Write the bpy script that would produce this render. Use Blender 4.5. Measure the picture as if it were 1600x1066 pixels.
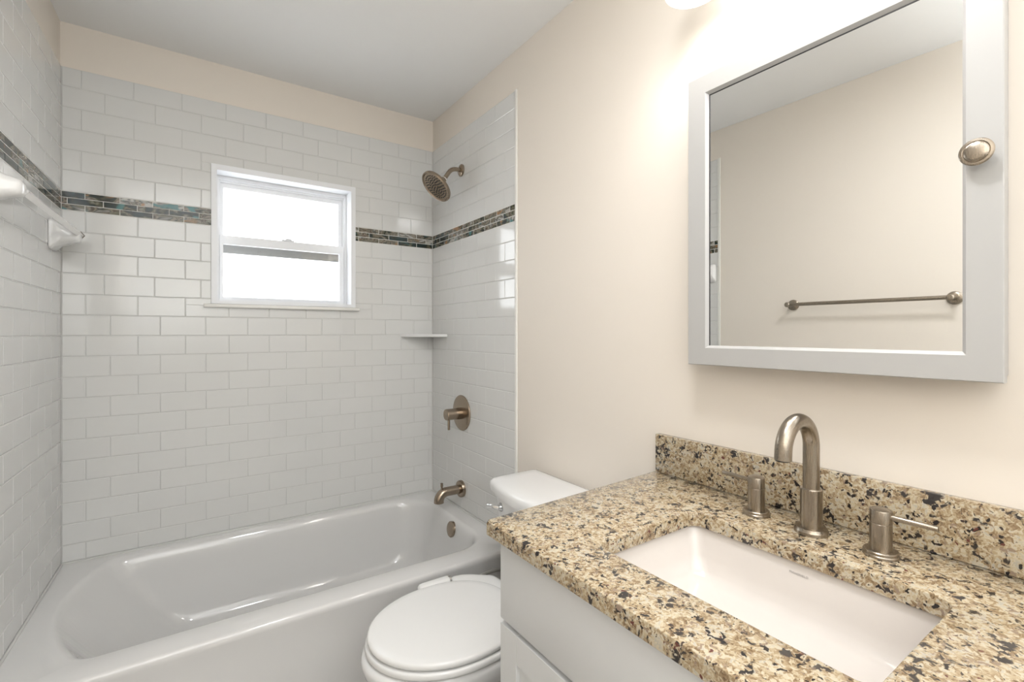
import bpy, bmesh, math, random
from mathutils import Vector, Matrix
random.seed(7)
for o in list(bpy.data.objects): bpy.data.objects.remove(o)
sc = bpy.context.scene; COL = sc.collection
PI = math.pi

# ---------------------------------------------------------------- camera
F = 744.0; CAMH = 1.26; YAW = math.atan(506/744.0)
cam = bpy.data.cameras.new('camera'); camo = bpy.data.objects.new('camera', cam); COL.objects.link(camo)
cam.sensor_fit = 'HORIZONTAL'; cam.sensor_width = 36.0; cam.lens = 36.0*F/1600.0
cam.shift_y = -12.5/1600.0; cam.clip_start = 0.02
camo.location = (0, 0, CAMH); camo.rotation_euler = (PI/2, 0, -YAW)
sc.camera = camo
# ---------------------------------------------------------------- colour management
sc.view_settings.view_transform = 'Standard'; sc.view_settings.look = 'None'
sc.view_settings.gamma = 1; sc.view_settings.use_curve_mapping = False
sc.view_settings.exposure = 0.22
# ---------------------------------------------------------------- world (bright overcast daylight outside the window)
w = bpy.data.worlds.new('overcast_sky'); sc.world = w; w.use_nodes = True
bg = w.node_tree.nodes['Background']; bg.inputs[0].default_value = (0.93, 0.97, 1.0, 1); bg.inputs[1].default_value = 4.6
# ---------------------------------------------------------------- vanity bulbs, plus fill lights added to brighten the room evenly
def lamp(name, kind, loc, energy, color=(1, 1, 1), size=.1, rot=(0, 0, 0), shape=None):
    l = bpy.data.lights.new(name, kind); l.energy = energy; l.color = color
    if kind == 'AREA':
        l.size = size
        if shape: l.shape = shape
    else: l.shadow_soft_size = size
    o = bpy.data.objects.new(name, l); COL.objects.link(o); o.location = loc; o.rotation_euler = rot
    return o
CEIL_POS = (.46, .42)
lamp('added_bounce_fill', 'AREA', (-.05, -.25, 1.55), 30.0, (.93, .965, 1), .30, rot=(PI+.70, 0, 0))  # added fill behind the camera, bounced off rear wall and ceiling
lamp('added_ceiling_fill', 'AREA', (*CEIL_POS, 2.338), 7.5, (.97, .98, 1), .26, shape='DISK')  # downward fill from the added ceiling dome
VAN_Y = (0.70, 0.485, 0.27)
VAN_X, VAN_Z = 1.0, 2.080
for vy in VAN_Y:
    lamp('vanity_bulb_light', 'POINT', (VAN_X, vy, VAN_Z+.05), 1.5, (1, .955, .92), .022)

# ================================================================ helpers
def frame(name, label=None, cat=None, group=None, kind=None, o=None):
    if label: o['label'] = label
    if cat: o['category'] = cat
    if group: o['group'] = group
    if kind: o['kind'] = kind
    return o
def empty(name, loc, label, cat, group=None):
    o = bpy.data.objects.new(name, None); COL.objects.link(o); o.location = loc; o.empty_display_size = .05
    return frame(name, label, cat, group, o=o)
def mk(name, bm, mat, parent=None, smooth=None, label=None, cat=None, group=None, kind=None, recalc=True):
    """links bm (world coordinates) as ONE mesh object"""
    if recalc: bmesh.ops.recalc_face_normals(bm, faces=bm.faces)
    me = bpy.data.meshes.new(name)
    if parent is not None:
        off = Vector(parent.location)
        if parent.parent is not None: off = off + Vector(parent.parent.location)
        bmesh.ops.translate(bm, verts=bm.verts, vec=-off)
    bm.to_mesh(me); bm.free()
    for m in (mat if isinstance(mat, (list, tuple)) else [mat]): me.materials.append(m)
    o = bpy.data.objects.new(name, me); COL.objects.link(o)
    if parent is not None: o.parent = parent
    if smooth is not None:
        me.shade_smooth()
        if smooth < 180:
            try: me.set_sharp_from_angle(angle=math.radians(smooth))
            except Exception: pass
    return frame(name, label, cat, group, kind, o=o)
def B(): return bmesh.new()
def box(bm, a, b, bev=0, seg=2):
    x0, y0, z0 = a; x1, y1, z1 = b
    v = [bm.verts.new(p) for p in ((x0,y0,z0),(x1,y0,z0),(x1,y1,z0),(x0,y1,z0),(x0,y0,z1),(x1,y0,z1),(x1,y1,z1),(x0,y1,z1))]
    fs = [bm.faces.new([v[i] for i in q]) for q in ((0,3,2,1),(4,5,6,7),(0,1,5,4),(1,2,6,5),(2,3,7,6),(3,0,4,7))]
    if bev:
        es = list({e for f in fs for e in f.edges})
        bmesh.ops.bevel(bm, geom=es, offset=bev, segments=seg, profile=.5, affect='EDGES')
    return bm
def axes(d):
    d = Vector(d).normalized(); a = Vector((0, 0, 1)) if abs(d.z) < .9 else Vector((1, 0, 0))
    u = d.cross(a).normalized(); return d, u, d.cross(u).normalized()
def lathe(bm, base, d, prof, n=40, cap=True):
    """prof: list of (distance along d, radius)"""
    base = Vector(base); d, u, v = axes(d); rings = []
    for (h, r) in prof:
        if r < 1e-6: rings.append([bm.verts.new(base+d*h)])
        else: rings.append([bm.verts.new(base+d*h+(u*math.cos(2*PI*i/n)+v*math.sin(2*PI*i/n))*r) for i in range(n)])
    for a, b in zip(rings, rings[1:]):
        for i in range(n):
            j = (i+1) % n
            if len(a) == 1 and len(b) == 1: continue
            if len(a) == 1: bm.faces.new((a[0], b[i], b[j]))
            elif len(b) == 1: bm.faces.new((a[i], a[j], b[0]))
            else: bm.faces.new((a[i], a[j], b[j], b[i]))
    if cap:
        for r_ in (rings[0], rings[-1]):
            if len(r_) > 2:
                try: bm.faces.new(r_)
                except ValueError: pass
    return bm
def tube(bm, pts, r, n=24, cap=True):
    pts = [Vector(p) for p in pts]; rings = []; prev = None
    rr = r if isinstance(r, (list, tuple)) else [r]*len(pts)
    for i, p in enumerate(pts):
        t = (pts[min(i+1, len(pts)-1)]-pts[max(i-1, 0)]).normalized()
        if prev is None: _, u, _ = axes(t)
        else: u = (prev-t*prev.dot(t)).normalized()
        v = t.cross(u); prev = u
        rings.append([bm.verts.new(p+(u*math.cos(2*PI*k/n)+v*math.sin(2*PI*k/n))*rr[i]) for k in range(n)])
    for a, b in zip(rings, rings[1:]):
        for i in range(n): bm.faces.new((a[i], a[(i+1) % n], b[(i+1) % n], b[i]))
    if cap: bm.faces.new(rings[0]); bm.faces.new(rings[-1])
    return bm
def loft(bm, loops, cap0=False, cap1=False, closed=True):
    rs = [[bm.verts.new(p) for p in l] for l in loops]; n = len(rs[0])
    for a, b in zip(rs, rs[1:]):
        for i in range(n if closed else n-1): bm.faces.new((a[i], a[(i+1) % n], b[(i+1) % n], b[i]))
    if cap0: bm.faces.new(rs[0])
    if cap1: bm.faces.new(rs[-1])
    return rs
def arc(c, r, a0, a1, n):
    return [(c[0]+r*math.cos(a0+(a1-a0)*i/n), c[1]+r*math.sin(a0+(a1-a0)*i/n)) for i in range(n+1)]
def rrect(x0, x1, y0, y1, r, n=8):
    """rounded rectangle; r = one radius or (x0y0, x1y0, x1y1, x0y1)"""
    if not isinstance(r, (list, tuple)): r = (r,)*4
    p = arc((x0+r[0], y0+r[0]), r[0], PI, 1.5*PI, n)+arc((x1-r[1], y0+r[1]), r[1], 1.5*PI, 2*PI, n)
    p += arc((x1-r[2], y1-r[2]), r[2], 0, .5*PI, n)+arc((x0+r[3], y1-r[3]), r[3], .5*PI, PI, n)
    return p
def cast(poly, c, a):
    d = (math.cos(a), math.sin(a)); best = None
    for i in range(len(poly)):
        p, q = poly[i], poly[(i+1) % len(poly)]
        ex, ey = q[0]-p[0], q[1]-p[1]; den = d[0]*ey-d[1]*ex
        if abs(den) < 1e-12: continue
        px, py = p[0]-c[0], p[1]-c[1]
        t = (px*ey-py*ex)/den; s = (px*d[1]-py*d[0])/den
        if t > 0 and -1e-7 <= s <= 1+1e-7 and (best is None or t > best): best = t
    return (c[0]+d[0]*best, c[1]+d[1]*best)
def angset(c, polys, extra=0):
    a = set()
    for poly in polys:
        for p in poly: a.add(round(math.atan2(p[1]-c[1], p[0]-c[0]), 5))
    for i in range(extra): a.add(round(-PI+2*PI*i/extra, 5))
    a = sorted(a); out = [a[0]]
    for x in a[1:]:
        if x-out[-1] > 1e-3: out.append(x)
    return out

# ---------------------------------------------------------------- materials
def mat(name, col=(.8,.8,.8), rough=.5, metal=0.0, coat=0.0, spec=.5, **k):
    m = bpy.data.materials.new(name); m.use_nodes = True; nt = m.node_tree
    b = nt.nodes['Principled BSDF']; b.inputs['Base Color'].default_value = (*col, 1)
    b.inputs['Roughness'].default_value = rough; b.inputs['Metallic'].default_value = metal
    b.inputs['Coat Weight'].default_value = coat; b.inputs['Coat Roughness'].default_value = .04
    b.inputs['Specular IOR Level'].default_value = spec
    for kk, vv in k.items(): b.inputs[kk.replace('_', ' ')].default_value = vv
    return m
def N(m, t, **k):
    n = m.node_tree.nodes.new(t)
    for a, v in k.items():
        if hasattr(n, a): setattr(n, a, v)
        else: n.inputs[a.replace('_', ' ')].default_value = v
    return n
def LK(m, a, b): m.node_tree.links.new(a, b)
def bsdf(m): return m.node_tree.nodes['Principled BSDF']
def bump(m, scale, strength, dist=.001, detail=3, coord='Object'):
    tc = N(m, 'ShaderNodeTexCoord'); nz = N(m, 'ShaderNodeTexNoise', Scale=scale, Detail=detail)
    bp = N(m, 'ShaderNodeBump', Strength=strength, Distance=dist)
    LK(m, tc.outputs[coord], nz.inputs['Vector']); LK(m, nz.outputs['Fac'], bp.inputs['Height']); LK(m, bp.outputs[0], bsdf(m).inputs['Normal'])
    return nz
def ramp(m, stops, interp='LINEAR'):
    r = N(m, 'ShaderNodeValToRGB'); cr = r.color_ramp; cr.interpolation = interp
    while len(cr.elements) < len(stops): cr.elements.new(.5)
    for e, (p, c) in zip(cr.elements, stops): e.position = p; e.color = (*c, 1)
    return r
M = {}
M['paint'] = mat('cream_wall_paint', (.785, .725, .65), .55); bump(M['paint'], 220, .08, .0006)
M['paint_left'] = M['paint']
M['ceiling'] = mat('white_ceiling_paint', (.88, .88, .875), .8); bump(M['ceiling'], 160, .15, .001)
M['tile'] = mat('white_glazed_tile', (.70, .70, .685), .11, coat=.3)
bump(M['tile'], 9, .12, .004, 1)
M['grout'] = mat('pale_grey_grout', (.61, .61, .595), .85); bump(M['grout'], 900, .3, .0005)
M['porcelain'] = mat('white_porcelain', (.80, .80, .795), .09, coat=.4)
M['tub'] = mat('white_enamel', (.70, .695, .685), .10, coat=.4)
M['sink'] = mat('biscuit_porcelain', (.69, .645, .605), .12, coat=.4)
M['plastic'] = mat('white_plastic', (.80, .80, .79), .18)
M['cabinet'] = mat('white_cabinet_paint', (.70, .71, .715), .35)
M['vinyl'] = mat('white_vinyl', (.83, .84, .86), .3)
M['trimw'] = mat('white_trim', (.82, .81, .77), .35)
M['caulk'] = mat('white_caulk', (.62, .62, .60), .5)
M['wg'] = mat('white_grout', (.72, .71, .68), .8)
M['mirror'] = mat('mirror_silver', (.86, .87, .865), .0, 1.0)
M['mframe'] = mat('cabinet_frame_paint', (.42, .415, .405), .35)
M['chrome'] = mat('polished_chrome', (.8, .8, .8), .06, 1.0)
M['dark'] = mat('black_rubber', (.02, .02, .02), .5)
M['screen'] = mat('grey_screen_bar', (.11, .115, .11), .6)
M['hose'] = mat('braided_steel', (.45, .44, .42), .35, .9)
M['floor'] = mat('grey_floor_tile', (.48, .46, .43), .3)
M['text'] = mat('grey_print', (.42, .39, .37), .5)
M['glass'] = bpy.data.materials.new('window_glass'); M['glass'].use_nodes = True
g = M['glass'].node_tree; g.nodes.remove(g.nodes['Principled BSDF'])
tr = g.nodes.new('ShaderNodeBsdfTransparent'); gl = g.nodes.new('ShaderNodeBsdfGlossy'); gl.inputs['Roughness'].default_value = .02
mx = g.nodes.new('ShaderNodeMixShader'); mx.inputs[0].default_value = .06
g.links.new(tr.outputs[0], mx.inputs[1]); g.links.new(gl.outputs[0], mx.inputs[2]); g.links.new(mx.outputs[0], g.nodes['Material Output'].inputs[0])
def brushed(name, c, rough, axis=(1, 1, 60)):
    m = mat(name, c, rough, 1.0)
    tc = N(m, 'ShaderNodeTexCoord'); mp = N(m, 'ShaderNodeMapping'); mp.inputs['Scale'].default_value = axis
    nz = N(m, 'ShaderNodeTexNoise', Scale=30.0, Detail=4.0)
    LK(m, tc.outputs['Object'], mp.inputs[0]); LK(m, mp.outputs[0], nz.inputs['Vector'])
    mr = N(m, 'ShaderNodeMapRange'); mr.inputs[3].default_value = rough-.03; mr.inputs[4].default_value = rough+.05
    LK(m, nz.outputs['Fac'], mr.inputs[0]); LK(m, mr.outputs[0], bsdf(m).inputs['Roughness'])
    return m
M['nickel'] = brushed('brushed_nickel', (.35, .305, .25), .27, (60, 60, 1))
M['bronze'] = brushed('warm_brushed_nickel', (.35, .285, .22), .24, (2, 60, 60))
M['bulb'] = bpy.data.materials.new('lit_frosted_glass'); M['bulb'].use_nodes = True
b = bsdf(M['bulb']); b.inputs['Base Color'].default_value = (.9, .9, .88, 1); b.inputs['Roughness'].default_value = .4
b.inputs['Emission Color'].default_value = (1, .97, .92, 1); b.inputs['Emission Strength'].default_value = 2.2
M['dome'] = bpy.data.materials.new('fill_dome_glow'); M['dome'].use_nodes = True
b = bsdf(M['dome']); b.inputs['Emission Color'].default_value = (1, .96, .9, 1); b.inputs['Emission Strength'].default_value = 8.0  # glow of the added ceiling dome, brightens the ceiling
# granite
def granite():
    m = mat('speckled_granite', (.7, .6, .45), .13, coat=.2); b = bsdf(m)
    tc = N(m, 'ShaderNodeTexCoord')
    wn = N(m, 'ShaderNodeTexNoise', Scale=70.0, Detail=2.0); LK(m, tc.outputs['Object'], wn.inputs['Vector'])
    wv = N(m, 'ShaderNodeVectorMath', operation='MULTIPLY_ADD'); wv.inputs[1].default_value = (.014,)*3
    LK(m, wn.outputs['Color'], wv.inputs[0]); LK(m, tc.outputs['Object'], wv.inputs[2]); P_ = wv.outputs[0]
    def noise(s, d=4, off=0., r=.55):
        mp = N(m, 'ShaderNodeMapping'); mp.inputs['Location'].default_value = (off, off*1.7, off*.6)
        n = N(m, 'ShaderNodeTexNoise', Scale=s, Detail=d, Roughness=r)
        LK(m, P_, mp.inputs[0]); LK(m, mp.outputs[0], n.inputs['Vector']); return n.outputs['Fac']
    def cells(s, off=0.):
        mp = N(m, 'ShaderNodeMapping'); mp.inputs['Location'].default_value = (off, off, off)
        v = N(m, 'ShaderNodeTexVoronoi', Scale=s); LK(m, P_, mp.inputs[0]); LK(m, mp.outputs[0], v.inputs['Vector'])
        sp = N(m, 'ShaderNodeSeparateColor'); LK(m, v.outputs['Color'], sp.inputs[0]); return sp.outputs[0], v.outputs['Distance']
    def mix(fac, a, bb):
        x = N(m, 'ShaderNodeMix', data_type='RGBA')
        if isinstance(fac, float): x.inputs[0].default_value = fac
        else: LK(m, fac, x.inputs[0])
        for s, i in ((a, 6), (bb, 7)):
            if isinstance(s, tuple): x.inputs[i].default_value = (*s, 1)
            else: LK(m, s, x.inputs[i])
        return x.outputs[2]
    def thr(f, a, c):
        r = N(m, 'ShaderNodeMapRange'); r.interpolation_type = 'SMOOTHSTEP'; r.inputs[1].default_value = a; r.inputs[2].default_value = c
        LK(m, f, r.inputs[0]); return r.outputs[0]
    def op(o, x, y):
        q = N(m, 'ShaderNodeMath', operation=o)
        for i, v in enumerate((x, y)):
            if isinstance(v, float): q.inputs[i].default_value = v
            else: LK(m, v, q.inputs[i])
        return q.outputs[0]
    c1, _ = cells(190.); c2, _ = cells(400., 3.)
    n1 = noise(30, 4, 0., .6)
    t = op('ADD', op('MULTIPLY', c1, .40), op('ADD', op('MULTIPLY', c2, .22), op('MULTIPLY', n1, .80)))   # about .25 .. 1.1
    base = ramp(m, [(.32, (.13, .085, .045)), (.48, (.23, .155, .085)), (.60, (.33, .245, .145)), (.72, (.44, .355, .23)), (.86, (.54, .47, .345)), (1, (.42, .385, .32))])
    LK(m, t, base.inputs[0]); c = base.outputs[0]
    c = mix(thr(noise(95, 3, 7.7), .60, .66), c, (.27, .20, .145))
    # black mineral: grains picked inside coarse dark clusters, plus single flecks
    d1, _ = cells(185., 9.); d2, _ = cells(120., 21.)
    cl_ = thr(noise(36, 3, 11., .6), .55, .61)
    c = mix(op('MULTIPLY', cl_, thr(d1, .38, .42)), c, (.030, .025, .024))
    c = mix(op('MULTIPLY', thr(noise(66, 2, 17.), .635, .655), thr(d2, .12, .16)), c, (.020, .016, .016))
    c = mix(thr(noise(150, 2, 23.), .655, .68), c, (.05, .035, .03))
    c = mix(thr(noise(80, 1, 29.), .735, .75), c, (.12, .04, .03))
    LK(m, c, b.inputs['Base Color']); return m
M['granite'] = granite()
# mosaic: swirled glass, every piece reads its own random offset
def mosaic():
    m = mat('swirled_glass_mosaic', (.2, .2, .18), .09, coat=.0, spec=.45); b = bsdf(m)
    at = N(m, 'ShaderNodeAttribute', attribute_name='piece'); tc = N(m, 'ShaderNodeTexCoord')
    mp = N(m, 'ShaderNodeMapping'); mp.inputs['Scale'].default_value = (11, 11, 22); LK(m, tc.outputs['Object'], mp.inputs[0])
    sc_ = N(m, 'ShaderNodeVectorMath', operation='SCALE'); sc_.inputs[3].default_value = 50.0; LK(m, at.outputs['Color'], sc_.inputs[0])
    ad = N(m, 'ShaderNodeVectorMath', operation='ADD'); LK(m, mp.outputs[0], ad.inputs[0]); LK(m, sc_.outputs[0], ad.inputs[1])
    nz = N(m, 'ShaderNodeTexNoise', Scale=1.0, Detail=1.5, Distortion=2.4, Roughness=.4); LK(m, ad.outputs[0], nz.inputs['Vector'])
    sep = N(m, 'ShaderNodeSeparateColor'); LK(m, at.outputs['Color'], sep.inputs[0])
    sh = N(m, 'ShaderNodeMath', operation='MULTIPLY_ADD'); sh.inputs[1].default_value = .5; sh.inputs[2].default_value = -.25; LK(m, sep.outputs[0], sh.inputs[0])
    ss = N(m, 'ShaderNodeMath', operation='ADD'); LK(m, sh.outputs[0], ss.inputs[0]); LK(m, nz.outputs['Fac'], ss.inputs[1])
    r = ramp(m, [(.20, (.012, .03, .03)), (.35, (.018, .022, .015)), (.43, (.085, .085, .05)), (.48, (.22, .21, .16)), (.52, (.06, .04, .025)),
                 (.60, (.28, .245, .19)), (.67, (.05, .055, .045)), (.78, (.40, .385, .35))]); LK(m, ss.outputs[0], r.inputs[0])
    n2 = N(m, 'ShaderNodeTexNoise', Scale=.7, Detail=2.0, Distortion=1.5); a2 = N(m, 'ShaderNodeVectorMath', operation='ADD'); a2.inputs[1].default_value = (31, 7, 13)
    LK(m, ad.outputs[0], a2.inputs[0]); LK(m, a2.outputs[0], n2.inputs['Vector'])
    def thr(a, c):
        q = N(m, 'ShaderNodeMapRange'); q.inputs[1].default_value = a; q.inputs[2].default_value = c; LK(m, n2.outputs['Fac'], q.inputs[0]); return q
    x = N(m, 'ShaderNodeMix', data_type='RGBA'); x.inputs[7].default_value = (.05, .17, .17, 1); LK(m, thr(.63, .70).outputs[0], x.inputs[0]); LK(m, r.outputs[0], x.inputs[6])
    y = N(m, 'ShaderNodeMix', data_type='RGBA'); y.inputs[7].default_value = (.30, .17, .08, 1); LK(m, thr(.36, .30).outputs[0], y.inputs[0]); LK(m, x.outputs[2], y.inputs[6])
    LK(m, y.outputs[2], b.inputs['Base Color']); return m
M['mosaic'] = mosaic()

# ================================================================ the setting
YB, XR, CEIL = 2.44, 1.128, 2.438
TB, TT = .3905, 2.268                       # tile bottom / top
MZ0, MZ1 = 1.7265, 1.7980                   # mosaic band
TP, TL, GR = .0795, .1586, .0028            # course pitch, tile pitch, grout
WX0, WX1, WZ0, WZ1 = .0826, .6993, 1.380, 1.9955   # window trim outside
OX0, OX1, OZ0, OZ1 = .104, .677, 1.402, 1.971      # opening
LD = Vector((-.0258, -1, 0)).normalized(); LN = Vector((1, -.0258, 0)).normalized(); LO = Vector((-.396, YB, 0))
TILE_END = 1.63
class Fr:   # a wall's own frame: s along the wall, h up, n out of the wall
    def __init__(s, o, d, n): s.o, s.d, s.n = Vector(o), Vector(d), Vector(n)
    def p(s, a, h, k=0): return s.o+s.d*a+Vector((0, 0, h))+s.n*k
FB = Fr((0, YB, 0), (1, 0, 0), (0, -1, 0)); FL = Fr(LO, LD, LN); FRt = Fr((1.124, YB, 0), (0, -1, 0), (-1, 0, 0))
def slab(bm, fr, a0, a1, h0, h1, k0, k1):
    v = [bm.verts.new(fr.p(a, h, k)) for k in (k0, k1) for (a, h) in ((a0, h0), (a1, h0), (a1, h1), (a0, h1))]
    for q in ((0,1,2,3),(4,5,6,7),(0,1,5,4),(1,2,6,5),(2,3,7,6),(3,0,4,7)): bm.faces.new([v[i] for i in q])
def tile(bm, fr, a0, a1, h0, h1, depth=.0035, ch=.0016, tilt=.0018, lay=None):
    if a1-a0 < .004 or h1-h0 < .004: return
    ch = min(ch, (a1-a0)/4, (h1-h0)/4)
    tx, ty = random.uniform(-tilt, tilt), random.uniform(-tilt, tilt)
    ac, hc = (a0+a1)/2, (h0+h1)/2
    def kk(a, h): return tx*(a-ac)+ty*(h-hc)
    o = [bm.verts.new(fr.p(a, h, -depth)) for a, h in ((a0, h0), (a1, h0), (a1, h1), (a0, h1))]
    m_ = [bm.verts.new(fr.p(a, h, -ch*.7+kk(a, h))) for a, h in ((a0, h0), (a1, h0), (a1, h1), (a0, h1))]
    i_ = [bm.verts.new(fr.p(a, h, kk(a, h))) for a, h in ((a0+ch, h0+ch), (a1-ch, h0+ch), (a1-ch, h1-ch), (a0+ch, h1-ch))]
    fs = []
    for A, C in ((o, m_), (m_, i_)):
        for j in range(4): fs.append(bm.faces.new((A[j], A[(j+1) % 4], C[(j+1) % 4], C[j])))
    fs.append(bm.faces.new(i_))
    if lay is not None:
        c = (random.random(), random.random(), random.random(), 1)
        for f in fs:
            for l in f.loops: l[lay] = c
def clip(rect, holes):
    out = [rect]
    for (ha0, ha1, hh0, hh1) in holes:
        nx = []
        for (a0, a1, h0, h1) in out:
            if a1 <= ha0 or a0 >= ha1 or h1 <= hh0 or h0 >= hh1: nx.append((a0, a1, h0, h1)); continue
            if h1 > hh1: nx.append((a0, a1, hh1, h1))
            if h0 < hh0: nx.append((a0, a1, h0, hh0))
            m0, m1 = max(h0, hh0), min(h1, hh1)
            if a0 < ha0: nx.append((a0, ha0, m0, m1))
            if a1 > ha1: nx.append((ha1, a1, m0, m1))
        out = nx
    return out
def tile_wall(fr, s0, s1, phase, mphase, holes, parent, label=None):
    bm = B()
    rows = [(MZ1+TP*k, MZ1+TP*(k+1), k) for k in range(0, 7)]+[(MZ0-TP*(k+1), MZ0-TP*k, -k-1) for k in range(0, 18)]
    for h0, h1, k in rows:
        h0 = max(h0, TB); h1 = min(h1, TT)
        if h1-h0 < .01: continue
        ph = phase(k); n0 = math.floor((s0-ph)/TL)-1
        for i in range(n0, n0+30):
            a0, a1 = max(s0, ph+i*TL), min(s1, ph+(i+1)*TL)
            if a1-a0 < .006: continue
            for r in clip((a0+GR/2, a1-GR/2, h0+GR/2, h1-GR/2), holes): tile(bm, fr, *r)
    t = mk('tile_field', bm, M['tile'], parent)
    bm = B(); lay = bm.loops.layers.float_color.new('piece')
    rh = (MZ1-MZ0)/3; ML = .1045
    for k in range(3):
        h0, h1 = MZ0+rh*k, MZ0+rh*(k+1); ph = mphase(k); n0 = math.floor((s0-ph)/ML)-1
        for i in range(n0, n0+40):
            a0, a1 = max(s0, ph+i*ML), min(s1, ph+(i+1)*ML)
            if a1-a0 < .006: continue
            for r in clip((a0+.0012, a1-.0012, h0+.0012, h1-.0012), holes): tile(bm, fr, *r, ch=.0008, tilt=.006, lay=lay)
    mk('mosaic_band', bm, M['mosaic'], parent)
    bm = B()
    for r in clip((s0-.004, s1, TB-.006, TT), holes): slab(bm, fr, *r, -.0012, -.006)
    mk('grout', bm, M['grout'], parent)
    bm = B()
    for r in clip((s0, s1, MZ0-.002, MZ1+.002), holes): slab(bm, fr, *r, -.0007, -.0011)
    mk('mosaic_grout', bm, mat('white_grout', (.72, .71, .68), .8) if 'wg' not in M else M['wg'], parent)

# painted walls stand 4 mm behind the tile faces (the tile is set into them above the band of paint)
bm = B(); Z0w = -.0
hole = (OX0, OX1, OZ0, OZ1)
hole = (OX0-.0045, OX1+.0045, OZ0-.0045, OZ1+.0045)
for r in clip((-.55, XR+.004, 0, CEIL), [hole]): slab(bm, FB, *r, -.006, -.14)
wall_back = mk('wall_back', bm, M['paint'], kind='structure', label='cream painted wall above the white tile around the window', cat='wall')
bm = B(); slab(bm, FB, -.45, XR+.004, TT+.0005, CEIL, .0-.004, -.006); mk('paint_strip', bm, M['paint'], wall_back)
bm = B(); box(bm, (XR, -1.1, 0), (XR+.12, YB+.004, CEIL))
wall_right = mk('wall_right', bm, M['paint'], kind='structure', label='cream painted wall behind the vanity and mirror', cat='wall')
bm = B(); slab(bm, Fr(LO, LD, LN), -.004, 3.54, 0, CEIL, -.004, -.13)
wall_left = mk('wall_left', bm, M['paint_left'], kind='structure', label='cream painted wall opposite the vanity, seen in the mirror', cat='wall')
bm = B()
for r in clip((-.55, XR+.1, 0, CEIL), [(-.3, .46, -1, 2.03)]): slab(bm, Fr((0, -1.1, 0), (1, 0, 0), (0, 1, 0)), *r, 0, -.1)
mk('wall_rear', bm, M['ceiling'], kind='structure', label='pale painted wall with the door behind the camera', cat='wall')
bm = B(); box(bm, (-.7, -1.2, CEIL), (XR+.12, YB+.15, CEIL+.1)); mk('ceiling', bm, M['ceiling'], kind='structure', label='flat white ceiling', cat='ceiling')
bm = B(); box(bm, (-.7, -1.2, -.1), (XR+.12, YB+.15, 0)); mk('floor', bm, M['floor'], kind='structure', label='grey floor', cat='floor')
bm = B(); box(bm, (-.297, -1.15, .01), (.457, -1.115, 2.027), .001, 1)
door = mk('door_1', bm, M['trimw'], kind='structure', label='plain white door behind the camera', cat='door')
bm = B(); lathe(bm, (.39, -1.115, .95), (0, 1, 0), [(0, .03), (.008, .03), (.01, .012), (.04, .012), (.045, .026), (.065, .026), (.072, 0)], 28); mk('door_knob', bm, M['nickel'], door, smooth=40)

bp = lambda k: {True: -.3400, False: -.2715}[k % 2 == 1] if k >= 0 else ((-.327) if (-k-1) % 2 == 0 else (-.2725 if (-k-1) < 5 else -.2545))
tile_wall(FB, -.3955, 1.1235, bp, lambda k: -.3285 if k != 1 else -.379, [(WX0, WX1, WZ0, WZ1)], wall_back)
# right wall: s = YB - y
rp = lambda k: (YB-1.7075 if k % 2 == 0 else YB-1.7846) if k >= 0 else (YB-1.7846 if (-k-1) % 2 == 0 else YB-1.7075)
tile_wall(FRt, .0005, YB-TILE_END, rp, lambda k: .04 if k != 1 else -.012, [], wall_right)
lp = lambda k: .055 if k % 2 == 0 else .134
tile_wall(FL, .0005, YB-TILE_END+.02, lp, lambda k: .075 if k != 1 else .022, [], wall_left)
# edge trims at the ends of the tile
bm = B(); box(bm, (1.1215, TILE_END-.013, .0), (1.1285, TILE_END, TT+.004), .002); mk('trim_1', bm, M['trimw'], smooth=40, kind='structure', label='thin white vertical trim where the right tile wall meets cream paint', cat='trim')
bm = B(); slab(bm, FL, YB-TILE_END+.02, YB-TILE_END+.033, 0, TT+.004, .0025, -.004); mk('trim_2', bm, M['trimw'], kind='structure', label='thin white vertical trim ending the left tile wall, seen in the mirror', cat='trim')

# ---------------------------------------------------------------- window
bm = B()
def ringbox(bm, x0, x1, z0, z1, ix0, ix1, iz0, iz1, y0, y1):
    for a in ((x0, ix0, z0, z1), (ix1, x1, z0, z1), (ix0, ix1, iz1, z1), (ix0, ix1, z0, iz0)):
        if a[1]-a[0] > 1e-5 and a[3]-a[2] > 1e-5: box(bm, (a[0], y0, a[2]), (a[1], y1, a[3]))
ringbox(bm, WX0, WX1, WZ0+.008, WZ1, OX0, OX1, OZ0, OZ1, YB-.007, YB+.006)
ringbox(bm, OX0-.004, OX1+.004, OZ0-.004, OZ1+.004, OX0, OX1, OZ0, OZ1, YB+.006, YB+.13)
win = mk('window_1', bm, M['vinyl'], kind='structure', label='white single-hung window with frosted daylight above the tub', cat='window')
def wpart(name, bm, m, parent=None, **k): return mk(name, bm, m, parent or win, **k)
bm = B(); box(bm, (.0546, YB-.022, 1.3715), (.7154, YB+.01, 1.3865), .003); wpart('window_sill', bm, M['trimw'], smooth=40)
bm = B(); ringbox(bm, OX0, OX1, OZ0, OZ1, OX0+.012, OX1-.012, OZ0+.010, OZ1-.018, YB+.075, YB+.128)
ringbox(bm, OX0+.012, OX1-.012, OZ0+.01, OZ1-.018, OX0+.017, OX1-.017, OZ0+.014, OZ1-.026, YB+.088, YB+.126); wpart('window_frame', bm, M['vinyl'])
gx0, gx1 = .1310, .6415
bm = B(); ringbox(bm, OX0+.017, OX1-.017, 1.668, OZ1-.026, gx0+.002, gx1-.002, 1.702, 1.9235, YB+.098, YB+.120); us = wpart('upper_sash', bm, M['vinyl'])
bm = B(); box(bm, (gx0-.003, YB+.107, 1.695), (gx1+.003, YB+.110, 1.930)); wpart('glass_pane', bm, M['glass'])
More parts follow.
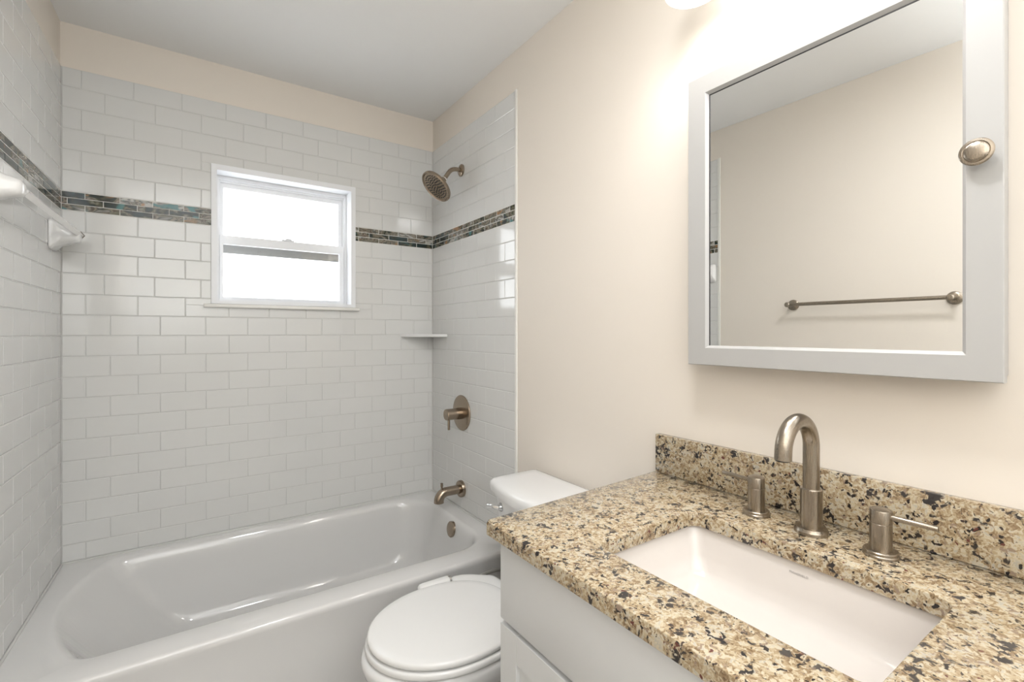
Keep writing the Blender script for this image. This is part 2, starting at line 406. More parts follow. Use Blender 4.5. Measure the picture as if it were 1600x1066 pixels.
bm = B(); ringbox(bm, OX0+.013, OX1-.013, OZ0+.010, 1.7035, gx0, gx1, 1.4245, 1.664, YB+.076, YB+.098); ls = wpart('lower_sash', bm, M['vinyl'])
bm = B(); box(bm, (gx0-.003, YB+.085, 1.420), (gx1+.003, YB+.088, 1.667)); wpart('glass_pane', bm, M['glass'])
bm = B(); box(bm, (.372, YB+.068, 1.7035), (.428, YB+.092, 1.709), .002); box(bm, (.388, YB+.066, 1.709), (.415, YB+.08, 1.7145), .002); wpart('sash_lock', bm, M['vinyl'], smooth=40)
bm = B(); box(bm, (gx0+.035, YB+.070, 1.4185), (gx1-.01, YB+.0765, 1.4225)); wpart('lift_rail', bm, M['vinyl'])
bm = B(); box(bm, (OX0, YB+.134, 1.632), (OX1, YB+.15, 1.70)); box(bm, (OX0, YB+.150, 1.655), (OX1, YB+.156, 1.668)); box(bm, (OX1-.02, YB+.134, OZ0), (OX1, YB+.15, 1.632)); box(bm, (OX0, YB+.134, OZ0), (OX0+.013, YB+.15, 1.632)); wpart('screen_frame', bm, M['screen'], label='grey outside screen bar behind the lower pane')

# ---------------------------------------------------------------- bathtub
RZ = .386
def lx(y): return LO.x+(YB-y)*LD.x/abs(LD.y)
AX = 1.598
outer = [(lx(AX)+.002, AX), (XR-.006, AX), (XR-.006, YB-.002), (lx(YB)+.002, YB-.002)]
tc = (.38, 2.04)
def basin(x0, x1, y0, y1, rad, n=12):
    bow = .095; rf, rr1, rr2, rb = rad      # left end is one long bow with tight corners, right end is rounded
    p = []
    ym = (y0+y1)/2; hy = (y1-y0)/2
    xs = lambda y: x0+bow*((y-ym)/hy)**2
    ci = .075
    ye1, ye0 = y1-ci*.574, y0+ci*.574
    p += arc((xs(ye1)+ci*.905, y1-ci), ci, .5*PI, .86*PI, 8)[:-1]
    for i in range(21):
        y = ye1-(ye1-ye0)*i/20; p.append((xs(y), y))
    p += arc((xs(ye0)+ci*.905, y0+ci), ci, 1.14*PI, 1.5*PI, 8)[1:]
    p += arc((x1-rr1, y0+rr1), rr1, 1.5*PI, 2*PI, n)+arc((x1-rr2, y1-rr2), rr2, 0, .5*PI, n)
    return p
keys = [ # z, x0, x1, y0, y1, radii(front-left, front-right, back-right, back-left)
 (RZ,      -.350, 1.055, 1.693, 2.400, (.27, .15, .17, .27)),
 (RZ-.002, -.342, 1.047, 1.699, 2.396, (.265, .15, .17, .265)),
 (RZ-.010, -.332, 1.038, 1.707, 2.388, (.26, .145, .165, .26)),
 (RZ-.030, -.318, 1.029, 1.715, 2.378, (.25, .14, .16, .25)),
 (.28,     -.268, 1.016, 1.728, 2.370, (.23, .13, .15, .22)),
 (.20,     -.210, .998, 1.742, 2.358, (.21, .12, .14, .20)),
 (.12,     -.150, .975, 1.758, 2.345, (.19, .11, .13, .18)),
 (.080,    -.100, .940, 1.785, 2.322, (.17, .10, .12, .17)),
 (.060,     .000, .880, 1.84, 2.27, (.15, .09, .10, .15)),
 (.054,     .130, .800, 1.93, 2.17, (.1, .08, .08, .08))]
def interp(ks, sub):
    out = []
    for i in range(len(ks)-1):
        for s in range(sub):
            t = s/sub; p0, p1, p2, p3 = ks[max(i-1, 0)], ks[i], ks[i+1], ks[min(i+2, len(ks)-1)]
            def cr(a, b, c, d): return b+(c-b)*t
            out.append([cr(p0[j], p1[j], p2[j], p3[j]) for j in range(5)]+[tuple(cr(p0[5][j], p1[5][j], p2[5][j], p3[5][j]) for j in range(4))])
    out.append(list(ks[-1])); return out
keys = interp(keys, 2)
A = angset(tc, [basin(*keys[0][1:6]), basin(*keys[14][1:6]), outer], 120)
loops = []
# apron and rolled front edge: outer boundary going up, then over the rim
def outl(d, z):
    o = [(outer[0][0]+0, AX+d), (outer[1][0], AX+d), outer[2], outer[3]]
    return [(*cast(o, tc, a), z) for a in A]
loops += [outl(.014, 0.0), outl(.012, .24), outl(.009, .31), outl(.004, .345), outl(.001, .362), outl(.000, .370), outl(.0015, .378), outl(.005, .3835), outl(.011, RZ)]
for k in keys: loops.append([(*cast(basin(*k[1:6]), tc, a), k[0]) for a in A])
bm = B(); loft(bm, loops, cap1=True)
tub = mk('bathtub', bm, M['tub'], smooth=60, label='white alcove bathtub under the window, between three tiled walls', cat='bathtub')
bm = B()
lathe(bm, (1.023, 2.012, .337), (-1, 0, .14), [(-.02, .036), (.004, .036), (.0065, .034), (.008, .03), (.008, .0)], 40)
mk('overflow_plate', bm, M['bronze'], tub, smooth=35, label='round brushed nickel overflow cover')
bm = B(); lathe(bm, (.86, 2.04, .0555), (0, 0, 1), [(0, .035), (.003, .034), (.004, .02), (.0035, 0)], 32); mk('drain', bm, M['bronze'], tub, smooth=35)
# caulk beads where the tub meets the tile
bm = B()
for a, b in (((lx(AX)+.003, AX+.02, RZ+.001), (-.394, YB-.003, RZ+.001)), ((-.394, YB-.003, RZ+.001), (1.122, YB-.003, RZ+.001)), ((1.1215, YB-.003, RZ+.001), (1.1215, AX+.02, RZ+.001))):
    tube(bm, [a, b], .0045, 8)
mk('caulk_bead', bm, M['caulk'], tub, smooth=60)

# ---------------------------------------------------------------- shower fittings on the right tile wall (face x = 1.124)
FX = 1.1235; SY = 2.098
t = empty('wall_shower', (FX, SY, 2.068), 'brushed nickel round shower head on a bent arm high on the right tile wall', 'shower head')
bm = B(); lathe(bm, (FX, SY, 2.068), (-1, 0, 0), [(-.001, .030), (.004, .030), (.007, .027), (.009, .018), (.011, .0115)], 36, True); mk('wall_flange', bm, M['bronze'], t, smooth=35)
p = [(FX, SY, 2.068), (1.10, SY, 2.0685)]
ac, ar = (1.098, 2.0145), .054
p += [(ac[0]+ar*math.cos(a), SY, ac[1]+ar*math.sin(a)) for a in [PI/2+(PI*.31)*i/10 for i in range(11)]]
dv = Vector((-math.cos(PI*.31), 0, -math.sin(PI*.31))); e = Vector(p[-1])+dv*.046; p.append(tuple(e))
bm = B(); tube(bm, p, .0105, 24); mk('shower_arm', bm, M['bronze'], t, smooth=45)
bm = B(); lathe(bm, e, dv, [(-.006, .0115), (-.006, .0122), (0, .0122), (0, .0115)], 28); mk('thread_tape', bm, M['trimw'], t, smooth=40)
ax = Vector((-.70, -.03, -.713)).normalized()
bm = B(); lathe(bm, e, ax, [(0, .014), (.014, .014), (.014, .0115), (.018, .0115), (.020, .018), (.030, .018), (.033, .014)], 28); mk('swivel_nut', bm, M['bronze'], t, smooth=35)
hc = e+ax*.030; R = .083
bm = B(); lathe(bm, hc, ax, [(0, .016), (.004, .024), (.009, .050), (.015, .070), (.022, R-.002), (.026, R), (.034, R), (.038, R-.003), (.037, R-.007), (.033, R-.010), (.032, .0)], 56); hd = mk('spray_head', bm, M['bronze'], t, smooth=35)
bm = B(); d_, u_, v_ = axes(ax)
for ring, nn in ((.012, 5), (.024, 10), (.036, 15), (.048, 20), (.060, 26)):
    for i in range(nn):
        a = 2*PI*i/nn+ring*9; c_ = hc+ax*.031+(u_*math.cos(a)+v_*math.sin(a))*ring
        lathe(bm, c_, ax, [(0, .0032), (.004, .0028), (.0055, .0015), (.0055, 0)], 8)
mk('nozzles', bm, M['dark'], hd, smooth=40, label='dark rubber nozzles', kind='stuff')

VY = 2.094
t = empty('shower_valve', (FX, VY, .864), 'brushed nickel shower valve with round plate and small lever', 'shower valve')
bm = B(); lathe(bm, (FX, VY, .864), (-1, 0, 0), [(-.001, .087), (.003, .088), (.006, .086), (.0075, .081), (.009, .03), (.009, 0)], 56); mk('wall_plate', bm, M['bronze'], t, smooth=30)
bm = B(); lathe(bm, (FX, VY, .862), (-1, 0, 0), [(.008, .029), (.030, .029), (.030, .0265), (.033, .0265), (.033, .0275), (.086, .0275), (.089, .0255), (.0895, 0)], 40); vb = mk('valve_body', bm, M['bronze'], t, smooth=30)
bm = B(); lathe(bm, (FX-.072, VY, .840), (0, 0, -1), [(0, .0062), (.052, .0062), (.0535, .005), (.0535, 0)], 20); mk('lever', bm, M['bronze'], vb, smooth=35)

SZ = .488
t = empty('tub_spout', (FX, VY, SZ), 'brushed nickel tub spout with diverter knob above the tub rim', 'tub spout')
bm = B(); lathe(bm, (FX, VY, SZ), (-1, 0, 0), [(-.001, .041), (.010, .041), (.015, .039), (.017, .033), (.017, .02)], 40); mk('wall_flange', bm, M['bronze'], t, smooth=30)
p = [(FX-.002, VY, SZ), (FX-.085, VY, SZ)]; cc, rr_ = (FX-.085, SZ-.040), .040
p += [(cc[0]+rr_*math.cos(a), VY, cc[1]+rr_*math.sin(a)) for a in [PI/2+(PI*.5)*i/12 for i in range(1, 13)]]
p.append((FX-.125, VY, SZ-.046))
bm = B(); tube(bm, p, [.022]*2+[.0225+.0015*i/12 for i in range(13)], 32)
sp = mk('spout_body', bm, M['bronze'], t, smooth=45)
bm = B(); lathe(bm, (FX-.110, VY, SZ+.008), (0, 0, 1), [(0, .005), (.020, .005), (.021, .0065), (.037, .0065), (.038, .005), (.038, 0)], 18); mk('diverter_knob', bm, M['bronze'], t, smooth=35)

# ---------------------------------------------------------------- corner shelf
bm = B(); cx_, cy_ = 1.1225, YB-.0015; r = .186
pts = [(cx_, cy_), (cx_-r, cy_)]
pts += [(cx_-r*math.cos(a)*1.0-.0, cy_-r*math.sin(a)) for a in []]
# gently bowed front edge
for i in range(1, 12):
    s_ = i/12; px = cx_-r*(1-s_); py = cy_-r*s_; bow = .016*math.sin(PI*s_); pts.append((px-bow*.707, py-bow*.707))
pts.append((cx_, cy_-r))
cxm, cym = cx_-.05, cy_-.05
def sl(k, z): return [(cxm+(x-cxm)*k, cym+(y-cym)*k, z) for x, y in pts]
def cl(l): return [(min(x, cx_), min(y, cy_), z) for x, y, z in l]
loft(bm, [cl(sl(.97, 1.2385)), cl(sl(1.0, 1.2415)), cl(sl(1.0, 1.2505)), cl(sl(.98, 1.2535))], True, True)
mk('corner_shelf', bm, M['porcelain'], smooth=50, label='small white triangular shelf in the right tile corner', cat='shelf')

# ---------------------------------------------------------------- ceramic towel bar on the left tile wall
TZ = 1.618
t = empty('tub_towel_bar', (LO.x, 2.0, TZ), 'white ceramic towel bar on the left tile wall above the tub', 'towel bar')
def post(y, up=0):
    bm = B(); s_ = YB-y; rows = []
    for k, hw, hz, zc_ in ((.0005, .044, .052, -.012), (.006, .045, .053, -.012), (.014, .040, .046, -.010), (.030, .032, .036, -.010), (.050, .028, .027, -.012), (.066, .027, .022, -.012), (.076, .023, .018, -.012), (.080, .012, .010, -.012)):
        rr = rrect(-hw, hw, -hz, hz, min(hw, hz)*(.25 if k < .02 else .7), 6); rows.append([FL.p(s_+a, TZ+zc_+up*min(1, k/.03)+h, k) for a, h in rr])
    loft(bm, rows, True, True); return bm
mk('bar_post', post(2.305), M['porcelain'], t, smooth=60); mk('bar_post', post(1.665, .013), M['porcelain'], t, smooth=60)
bm = B(); hw = .0095
loft(bm, [[FL.p(s_+0, TZ+.001+b_, .072+a_) for a_, b_ in ((-hw, 0), (0, -hw*1.35), (hw, 0), (0, hw*1.35))] for s_ in (YB-2.345, YB-1.69)], True, True)
mk('towel_rail', bm, mat('pale_bar_plastic', (.86, .85, .84), .15), t)
bm = B(); hw2 = hw+.002
loft(bm, [[FL.p(s_, TZ+.001+b_, .072+a_) for a_, b_ in ((-hw2, 0), (0, -hw2*1.35), (hw2, 0), (0, hw2*1.35))] for s_ in (YB-2.347, YB-2.343)], True, True)
mk('rail_socket', bm, mat('dark_socket_line', (.12, .09, .07), .6), t)

# ---------------------------------------------------------------- steel towel bar on the painted left wall (seen in the mirror)
def metal_bar():
    ta, tb_, z = YB-1.20, YB-.585, 1.402
    t = empty('wall_towel_bar', tuple(FL.p(ta, z, 0)), 'brushed nickel towel bar on the plain wall, seen in the mirror', 'towel bar')
    for s_ in (ta, tb_):
        bm = B(); lathe(bm, FL.p(s_, z, -.004), LN, [(0, .027), (.006, .027), (.009, .024), (.011, .016)], 36); mk('wall_flange', bm, M['nickel'], t, smooth=35)
        bm = B(); lathe(bm, FL.p(s_, z, 0), LN, [(.004, .010), (.045, .0085), (.058, .011), (.064, .0125), (.070, .0125), (.074, .009), (.075, 0)], 28); mk('bar_post', bm, M['nickel'], t, smooth=35)
    bm = B(); tube(bm, [FL.p(ta+.004, z, .062), FL.p(tb_-.004, z, .062)], .0088, 20); mk('towel_rail', bm, M['nickel'], t, smooth=45)
metal_bar()

# ---------------------------------------------------------------- toilet
TY = 1.256
t = empty('toilet', (.75, TY, 0), 'white two-piece toilet with closed lid and side control arm, between tub and vanity', 'toilet')
def egg(cx, af, ab, b, n=56, pf=2.0, pb=2.6):
    out = []
    for i in range(n):
        a = 2*PI*i/n; c_, s_ = math.cos(a), math.sin(a)
        pw = pf if c_ < 0 else pb; aa = af if c_ < 0 else ab
        out.append((cx+aa*math.copysign(abs(c_)**(2/pw), c_), TY+b*math.copysign(abs(s_)**(2/pw), s_)))
    return out
def eggz(z, *a, **k): return [(x, y, z) for x, y in egg(*a, **k)]
bm = B()
loft(bm, [eggz(0, .72, .20, .26, .115, pb=3.5), eggz(.02, .72, .205, .26, .12, pb=3.5), eggz(.10, .72, .185, .26, .108, pb=3.5), eggz(.18, .70, .19, .28, .115, pb=3.2),
          eggz(.24, .68, .225, .30, .145, pb=3), eggz(.30, .665, .255, .33, .172, pb=3), eggz(.345, .655, .268, .36, .188, pb=3), eggz(.372, .65, .270, .38, .193, pb=3), eggz(.384, .65, .266, .38, .190, pb=3), eggz(.388, .65, .255, .375, .182, pb=3)], True, True)
mk('bowl', bm, M['porcelain'], t, smooth=60)
def slabegg(z0, z1, cx, af, ab, b, r, dome=0, **k):
    L_ = []
    for dz, dr in ((0, r), (r*.3, r*.3), (r, 0)): L_.append(eggz(z0+dz, cx, af-dr, ab-dr, b-dr, **k))
    for dz, dr in ((r, 0), (r*.3, r*.3), (0, r)): L_.append(eggz(z1-dz, cx, af-dr, ab-dr, b-dr, **k))
    if dome:
        for f in (.9, .7, .45, .2): L_.append([(cx+(x-cx)*f, TY+(y-TY)*f, z1+dome*(1-f*f)) for x, y in egg(cx, af-r, ab-r, b-r, **k)])
    bm = B(); loft(bm, L_, True, True); return bm
mk('seat', slabegg(.391, .409, .63, .238, .215, .196, .005), M['plastic'], t, smooth=60)
mk('lid', slabegg(.4125, .431, .63, .232, .215, .192, .007, .004, pb=2.3), M['plastic'], t, smooth=60)
for yy in (-.10, .05):
    bm = B(); box(bm, (.835, TY+yy, .391), (.875, TY+yy+.05, .424), .008); mk('seat_hinge', bm, M['plastic'], t, smooth=50)
bm = B()   # tank
def tk(z, x0, x1, hw, bow, r=.025, n=5):
    pts = []
    base_ = rrect(x0, x1, TY-hw, TY+hw, r, n)
    for x, y in base_:
        f = 1-((y-TY)/hw)**2
        pts.append((x-(bow*f if x < (x0+x1)/2 else 0), y, z))
    return pts
def dens(x0, x1, hw, bow, z, r=.03):
    # front edge sampled finely so that it bows
    pts = []
    for x, y in arc((x0+r, TY+hw-r), r, PI/2, PI, 6): pts.append((x, y))
    for i in range(1, 16):
        y = TY+(hw-r)*(1-2*i/16); pts.append((x0-bow*(1-((y-TY)/(hw-r))**2), y))
    for x, y in arc((x0+r, TY-hw+r), r, PI, 1.5*PI, 6): pts.append((x, y))
    pts += [(x1-.01, TY-hw), (x1, TY-hw+.01), (x1, TY+hw-.01), (x1-.01, TY+hw)]
    return [(x, y, z) for x, y in pts]
loft(bm, [dens(.955, 1.112, .185, .020, .385), dens(.945, 1.112, .195, .022, .42), dens(.925, 1.112, .215, .026, .60), dens(.918, 1.112, .219, .028, .690)], True, True)
mk('tank', bm, M['porcelain'], t, smooth=50)
bm = B()
loft(bm, [dens(.908, 1.117, .227, .030, .690), dens(.902, 1.119, .231, .032, .694), dens(.900, 1.120, .233, .032, .715), dens(.903, 1.118, .230, .032, .726), dens(.910, 1.114, .223, .031, .7325), dens(.925, 1.10, .21, .030, .7355), dens(.96, 1.07, .17, .024, .737)], True, True)
mk('tank_lid', bm, M['porcelain'], t, smooth=50)
bm = B(); ly = TY+.150; lathe(bm, (.918, ly, .648), (-1, 0, 0), [(0, .015), (.012, .015), (.016, .011), (.022, .009), (.022, 0)], 24)
tube(bm, [(.900, ly, .648), (.893, ly+.006, .649), (.886, ly+.02, .650), (.882, ly+.042, .646)], [.0085, .0085, .007, .008], 14); mk('flush_lever', bm, M['chrome'], t, smooth=45, label='chrome flush lever')
# control arm of the bidet fitting under the seat
pl = [(.738, TY+.170), (.738, TY+.222), (.770, TY+.220), (.81, TY+.200), (.85, TY+.165), (.885, TY+.14), (.885, TY+.05), (.80, TY+.05)]
def sm(pl, k=3):
    for _ in range(k):
        o = []
        for i in range(len(pl)):
            a, c_ = pl[i], pl[(i+1) % len(pl)]; o += [(a[0]*.75+c_[0]*.25, a[1]*.75+c_[1]*.25), (a[0]*.25+c_[0]*.75, a[1]*.25+c_[1]*.75)]
        pl = o
    return pl
pl = sm(pl); c0 = (.80, TY+.14)
bm = B(); loft(bm, [[(c0[0]+(x-c0[0])*k_, c0[1]+(y-c0[1])*k_, z) for x, y in pl] for k_, z in ((.96, .3895), (1, .395), (1, .410), (.96, .418), (.88, .423), (.75, .426), (.5, .427))], True, True)
ba = mk('control_arm', bm, M['plastic'], t, smooth=60, label='white plastic arm reaching out beside the seat')
bm = B(); L_ = []
for x, k in ((.622, .35), (.624, .7), (.630, .93), (.640, 1), (.728, 1), (.7295, .97)):
    L_.append([(x, TY+.203+a*k, .413+b_*k) for a, b_ in rrect(-.019, .019, -.020, .020, .013, 5)])
loft(bm, L_, True, True); mk('control_knob', bm, M['plastic'], ba, smooth=50)
bm = B(); loft(bm, [[(x, TY+.203+a, .413+b_) for a, b_ in rrect(-.0195, .0195, -.0205, .0205, .013, 5)] for x in (.7297, .7365)], True, True); mk('knob_ring', bm, M['chrome'], ba, smooth=50, label='chrome ring')
bm = B(); p = [(.845, TY+.19, .405), (.90, TY+.205, .400), (.96, TY+.215, .385), (1.03, TY+.20, .33), (1.08, TY+.17, .25), (1.115, TY+.16, .20)]
# smooth hose path
q = []
for i in range(len(p)-1):
    for s_ in range(6):
        tt_ = s_/6; P0, P1, P2, P3 = [Vector(p[max(0, min(len(p)-1, j))]) for j in (i-1, i, i+1, i+2)]
        q.append(.5*((2*P1)+(-P0+P2)*tt_+(2*P0-5*P1+4*P2-P3)*tt_**2+(-P0+3*P1-3*P2+P3)*tt_**3))
q.append(Vector(p[-1]))
tube(bm, q, .006, 12); mk('braided_hose', bm, M['hose'], t, smooth=60, label='thin braided metal hose')

# ---------------------------------------------------------------- vanity cabinet
CZ = .863; CB = .833; VX = .545; VL, VR = .845, -.03
t = empty('vanity_cabinet', (.83, .41, 0), 'white shaker vanity cabinet under the granite countertop', 'cabinet')
bm = B()
box(bm, (VX+.020, VR, .09), (1.126, VR+.018, CB)); box(bm, (VX+.020, VL-.018, .09), (1.126, VL, CB)); box(bm, (VX+.020, VR, .09), (1.126, VL, .11)); box(bm, (1.115, VR+.018, .11), (1.126, VL-.018, CB))
ringf = [((VX+.019), VR, .09), ]
box(bm, (VX+.020, VR+.018, CB-.03), (VX+.038, VL-.018, CB)); box(bm, (VX+.020, VR+.018, .63), (VX+.038, VL-.018, .68)); box(bm, (VX+.08, VR+.01, 0), (1.1, VL-.01, .09))
mk('cabinet_body', bm, M['cabinet'], t)
bm = B(); box(bm, (VX, VR+.002, .661), (VX+.019, VL, .825), .0015, 2); mk('drawer_front', bm, M['cabinet'], t, smooth=40)
for ya, yb in ((.410, VL), (VR+.002, .404)):
    bm = B(); z0, z1, sw = .10, .650, .058
    for a in ((ya, ya+sw, z0, z1), (yb-sw, yb, z0, z1), (ya+sw, yb-sw, z1-sw, z1), (ya+sw, yb-sw, z0, z0+sw)): box(bm, (VX, a[0], a[2]), (VX+.019, a[1], a[3]), .0008, 1)
    d_ = mk('door', bm, M['cabinet'], t)
    bm = B(); box(bm, (VX+.009, ya+sw-.002, z0+sw-.002), (VX+.017, yb-sw+.002, z1-sw+.002)); mk('door_panel', bm, M['cabinet'], d_)

# ---------------------------------------------------------------- granite countertop
cut = rrect(.634, .928, .212, .650, .022, 6); cc = (.78, .43)
cut = [(x+(.006 if x > .8 else 0), y-(.0 if x > .8 else 0)) for x, y in cut]
OUT = [(.521, -.035), (1.127, -.035), (1.127, .905), (.531, .8695), (.5215, .862)]
def inset(poly, d):
    c0 = (sum(p[0] for p in poly)/len(poly), sum(p[1] for p in poly)/len(poly)); n = len(poly); out = []
    for i in range(n):
        p0, p1, p2 = Vector((*poly[i-1], 0)), Vector((*poly[i], 0)), Vector((*poly[(i+1) % n], 0))
        e1, e2 = (p1-p0).normalized(), (p2-p1).normalized(); n1, n2 = Vector((-e1.y, e1.x, 0)), Vector((-e2.y, e2.x, 0))
        b_ = (n1+n2).normalized(); q_ = p1+b_*(d/max(.3, b_.dot(n1))); out.append((q_.x, q_.y))
    return out
A = angset(cc, [cut, OUT])
def ol(d, z): 
    pl = inset(OUT, d) if d else OUT
    return [(*cast(pl, cc, a), z) for a in A]
def il(d, z): 
    pl = [(cc[0]+(x-cc[0])*(1+d/.15), cc[1]+(y-cc[1])*(1+d/.22)) for x, y in cut]
    return [(*cast(pl, cc, a), z) for a in A]
bm = B()
ls_ = [ol(.0015, CB), ol(0, CB+.0015), ol(0, CZ-.004), ol(.0012, CZ-.0012), ol(.004, CZ), il(.003, CZ), il(.0008, CZ-.001), il(0, CZ-.003), il(0, CB), ]
rs = loft(bm, ls_)
for i in range(len(A)): j = (i+1) % len(A); bm.faces.new((rs[-1][i], rs[-1][j], rs[0][j], rs[0][i]))
ct = mk('countertop', bm, M['granite'], smooth=35, label='speckled tan and black granite countertop with a rectangular cutout', cat='countertop')
bm = B(); box(bm, (1.108, -.035, CZ+.0005), (1.1275, .8985, .971), .002, 2)
mk('backsplash', bm, M['granite'], smooth=35, label='low granite backsplash strip standing on the countertop along the wall', cat='backsplash')

# ---------------------------------------------------------------- undermount sink
t = empty('sink', (.78, .43, .70), 'rectangular off-white undermount sink below the granite cutout', 'sink')
sk = [(CB-.0008, .600, .960, .180, .690, .03), (CB-.0008, .624, .944, .203, .660, .026), (CB-.004, .627, .942, .206, .657, .026), (CB-.012, .629, .940, .208, .655, .028), (.775, .634, .932, .213, .646, .032), (.748, .639, .926, .220, .640, .040), (.738, .648, .917, .230, .630, .045), (.733, .662, .902, .246, .612, .045), (.727, .72, .85, .33, .53, .04), (.722, .765, .80, .41, .45, .015)]
A = angset(cc, [rrect(*sk[3][1:5], sk[3][5], 8)], 0)
bm = B(); lp_ = []
for z, x0, x1, y0, y1, r in sk:
    poly = rrect(x0, x1, y0, y1, r, 8); lp_.append([(x, y, z) for x, y in (cast(poly, cc, a) for a in A)])
loft(bm, lp_, cap1=True)
# outside of the bowl
po = [(CB-.0008, .600, .960, .180, .690, .03), (CB-.014, .600, .960, .180, .690, .03), (CB-.016, .615, .952, .195, .675, .03), (.73, .63, .94, .21, .65, .05), (.71, .66, .91, .24, .62, .05)]
loft(bm, [[(x, y, z) for x, y in (cast(rrect(a, b_, c_, d_, r, 8), cc, an) for an in A)] for z, a, b_, c_, d_, r in po], cap1=True)
mk('basin', bm, M['sink'], t, smooth=60, recalc=False)
bm = B(); lathe(bm, (.78, .43, .7225), (0, 0, 1), [(0, .032), (.002, .032), (.004, .028), (.004, .02), (.006, .018), (.007, 0)], 36); mk('drain', bm, M['nickel'], t, smooth=35)
def text(name, s_, size, matrix, m, parent=None, depth=.0002):
    cu = bpy.data.curves.new(name, 'FONT'); cu.body = s_; cu.size = size; cu.align_x = 'CENTER'; cu.align_y = 'CENTER'; cu.extrude = depth; cu.space_character = 1.15
    o = bpy.data.objects.new(name, cu); COL.objects.link(o); bpy.context.view_layer.update()
    me = bpy.data.meshes.new_from_object(o.evaluated_get(bpy.context.evaluated_depsgraph_get())); bpy.data.objects.remove(o)
    me.transform(matrix); ob = bpy.data.objects.new(name, me); me.materials.append(m); COL.objects.link(ob)
    if parent: me.transform(Matrix.Translation(-Vector(parent.location))); ob.parent = parent
    return ob
# reading direction runs towards -y on the back side of the basin, which faces -x
Rm = Matrix(((0, 0, -1), (-1, 0, 0), (0, 1, 0))).to_4x4()
text('maker_mark', 'MANSFIELD', .0058, Matrix.Translation((.9374, .4320, .811)) @ Matrix.Rotation(math.radians(10), 4, 'Y') @ Rm, M['text'], t)

# ---------------------------------------------------------------- faucet
def handle_unit(y, sgn, label, x=1.030):
    t = empty('sink_tap', (x, y, CZ), label, 'tap', 'taps on the countertop')
    bm = B(); lathe(bm, (x, y, CZ), (0, 0, 1), [(.0003, .0275), (.004, .0275), (.0055, .0262), (.0095, .0262), (.011, .0245), (.011, .016)], 44); mk('base_ring', bm, M['nickel'], t, smooth=30)
    bm = B(); lathe(bm, (x, y, CZ), (0, 0, 1), [(.010, .0168), (.0575, .0168), (.0582, .0160), (.059, .0160)], 40); mk('handle_body', bm, M['nickel'], t, smooth=30)
    bm = B(); lathe(bm, (x, y, CZ), (0, 0, 1), [(.059, .0160), (.0598, .0168), (.0795, .0168), (.0815, .0160), (.0845, .010), (.0855, 0)], 40); cp = mk('handle_cap', bm, M['nickel'], t, smooth=30)
    bm = B(); lathe(bm, (x, y+sgn*.012, CZ+.0715), (0, sgn, .02), [(0, .0048), (.066, .0048), (.0670, .0042), (.0672, 0)], 20); mk('lever', bm, M['nickel'], cp, smooth=35)
handle_unit(.562, 1, 'brushed nickel faucet handle left of the spout, lever pointing toward the toilet')
handle_unit(.333, -1, 'brushed nickel faucet handle right of the spout, nearest the camera', 1.024)
fx, fy = 1.026, .449
t = empty('sink_faucet', (fx, fy, CZ), 'tall gooseneck brushed nickel faucet spout behind the sink', 'faucet')
bm = B(); lathe(bm, (fx, fy, CZ), (0, 0, 1), [(.0003, .0300), (.006, .0300), (.008, .0288), (.012, .0275), (.013, .018)], 48); mk('base_ring', bm, M['nickel'], t, smooth=30)
bm = B(); lathe(bm, (fx, fy, CZ), (0, 0, 1), [(.012, .0195), (.087, .0195), (.0885, .0185), (.0885, .014)], 44); mk('riser_sleeve', bm, M['nickel'], t, smooth=30)
zt = CZ+.172; ar = .055
p = [(fx, fy, CZ+.075), (fx, fy, CZ+.11), (fx, fy, zt)]+[(fx-ar+ar*math.cos(a), fy, zt+ar*math.sin(a)) for a in [PI*1.0*i/28 for i in range(1, 29)]]
p.append((fx-2*ar-.001, fy, zt-.012))
bm = B(); tube(bm, p, .0148, 36); sp = mk('gooseneck', bm, M['nickel'], t, smooth=50)
bm = B(); lathe(bm, (fx-2*ar-.001, fy, zt-.0115), (0, 0, -1), [(0, .0125), (.002, .0125), (.002, 0)], 28); mk('aerator', bm, M['dark'], t, smooth=40)

# ---------------------------------------------------------------- medicine cabinet
k = 1.052/1.094; FXm = 1.052
y1, y0, z1, z0 = .7802*k, .1896*k, CAMH+(1.9225-CAMH)*k, CAMH+(1.1778-CAMH)*k
iy1, iy0, iz1, iz0 = .7300*k, .2355*k, CAMH+(1.8760-CAMH)*k, CAMH+(1.2220-CAMH)*k
t = empty('medicine_cabinet', (FXm, (y0+y1)/2, z0), 'white framed mirrored medicine cabinet hung above the vanity', 'medicine cabinet')
bm = B(); box(bm, (FXm+.0225, y0+.008, z0+.008), (XR-.0008, y1-.008, z1-.008), .001, 1); mk('cabinet_box', bm, M['mframe'], t)
bm = B(); ch = .006     # mitred frame with a bevelled inner lip
def rl(d, x): return [(x, y0+d[0], z0+d[1]), (x, y1-d[2], z0+d[1]), (x, y1-d[2], z1-d[3]), (x, y0+d[0], z1-d[3])]
di = (iy0-y0, iz0-z0, y1-iy1, z1-iz1); dj = tuple(a+ch for a in di)
loft(bm, [rl((0,)*4, FXm+.020), rl((0,)*4, FXm+.0015), rl((.0015,)*4, FXm), rl(di, FXm), rl(dj, FXm+.0085), rl(dj, FXm+.020)])
rsb = [v for v in bm.verts if abs(v.co.x-(FXm+.020)) < 1e-6]
mk('door_frame', bm, M['mframe'], t)
bm = B(); box(bm, (FXm+.0088, iy0+ch-.0002, iz0+ch-.0002), (FXm+.0125, iy1-ch+.0002, iz1-ch+.0002)); mk('mirror_glass', bm, M['mirror'], t, label='clear mirror panel')
bm = B(); g_ = .0022  # dark edge line of the glass along top and left
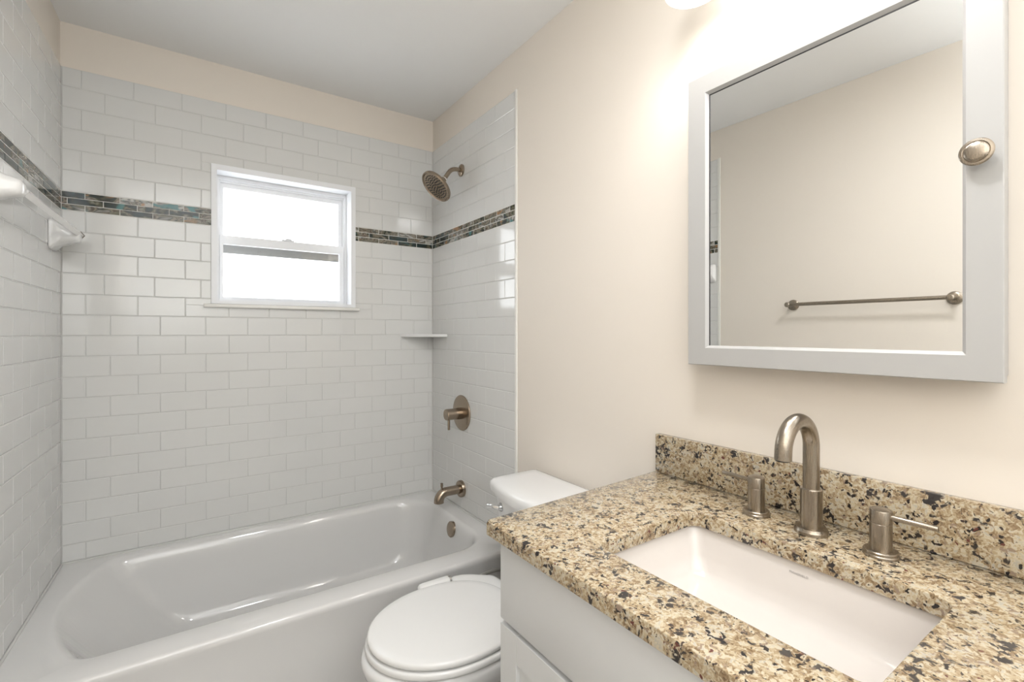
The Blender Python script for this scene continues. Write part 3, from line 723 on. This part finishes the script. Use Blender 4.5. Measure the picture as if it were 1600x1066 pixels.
box(bm, (FXm+.0080, iy1-ch-g_, iz0+ch), (FXm+.0088, iy1-ch, iz1-ch)); box(bm, (FXm+.0080, iy0+ch, iz1-ch-g_), (FXm+.0088, iy1-ch, iz1-ch)); mk('glass_edge', bm, M['dark'], t)
ky, kz = .2222*k, CAMH+(1.5634-CAMH)*k
ky -= .004; kz -= .005
bm = B(); lathe(bm, (FXm, ky, kz), (-1, 0, 0), [(-.001, .007), (.010, .006), (.013, .0075), (.016, .016), (.018, .0205), (.0215, .0215), (.0235, .0200), (.0240, .0170), (.0232, .0160), (.0245, .0150), (.0262, .0110), (.0268, 0)], 44); mk('door_knob', bm, M['nickel'], t, smooth=30, label='round brushed nickel knob')

# ---------------------------------------------------------------- vanity light above the cabinet
t = empty('vanity_light', (XR, .485, 2.17), 'three-shade wall light above the medicine cabinet, one glowing shade in frame', 'wall light')
bm = B(); box(bm, (XR-.028, .20, 2.145), (XR-.0005, .77, 2.205), .006); mk('back_plate', bm, M['nickel'], t, smooth=40)
for vy in VAN_Y:
    bm = B(); tube(bm, [(XR-.026, vy, 2.175), (VAN_X+.04, vy, 2.178), (VAN_X+.012, vy, 2.176), (VAN_X, vy, 2.168)], .008, 14); lathe(bm, (VAN_X, vy, 2.175), (0, 0, -1), [(0, .012), (.012, .024), (.020, .024), (.020, .01)], 28); arm = mk('shade_arm', bm, M['nickel'], t, smooth=40)
    bm = B(); lathe(bm, (VAN_X, vy, VAN_Z), (0, 0, 1), [(0, .064), (.02, .0630), (.06, .056), (.09, .043), (.108, .026), (.108, .022), (.089, .040), (.06, .053), (.02, .060), (0, .061), (0, .064)], 44, False); mk('glass_shade', bm, M['bulb'], arm, smooth=50, label='glowing frosted glass shade')


# ---------------------------------------------------------------- added fill light shaped as a ceiling dome, out of view
t = empty('added_fill_dome', (*CEIL_POS, CEIL), 'round glowing dome added on the ceiling as an unseen fill light', 'added fill light')
bm = B(); lathe(bm, (*CEIL_POS, CEIL-.0005), (0, 0, -1), [(0, .13), (.018, .13), (.020, .125), (.020, .115)], 48); mk('fill_dome_base', bm, M['trimw'], t, smooth=40)
bm = B(); lathe(bm, (*CEIL_POS, CEIL-.020), (0, 0, -1), [(0, .122), (.030, .120), (.055, .098), (.070, .055), (.074, 0)], 48); mk('fill_dome_shell', bm, M['dome'], t, smooth=60)
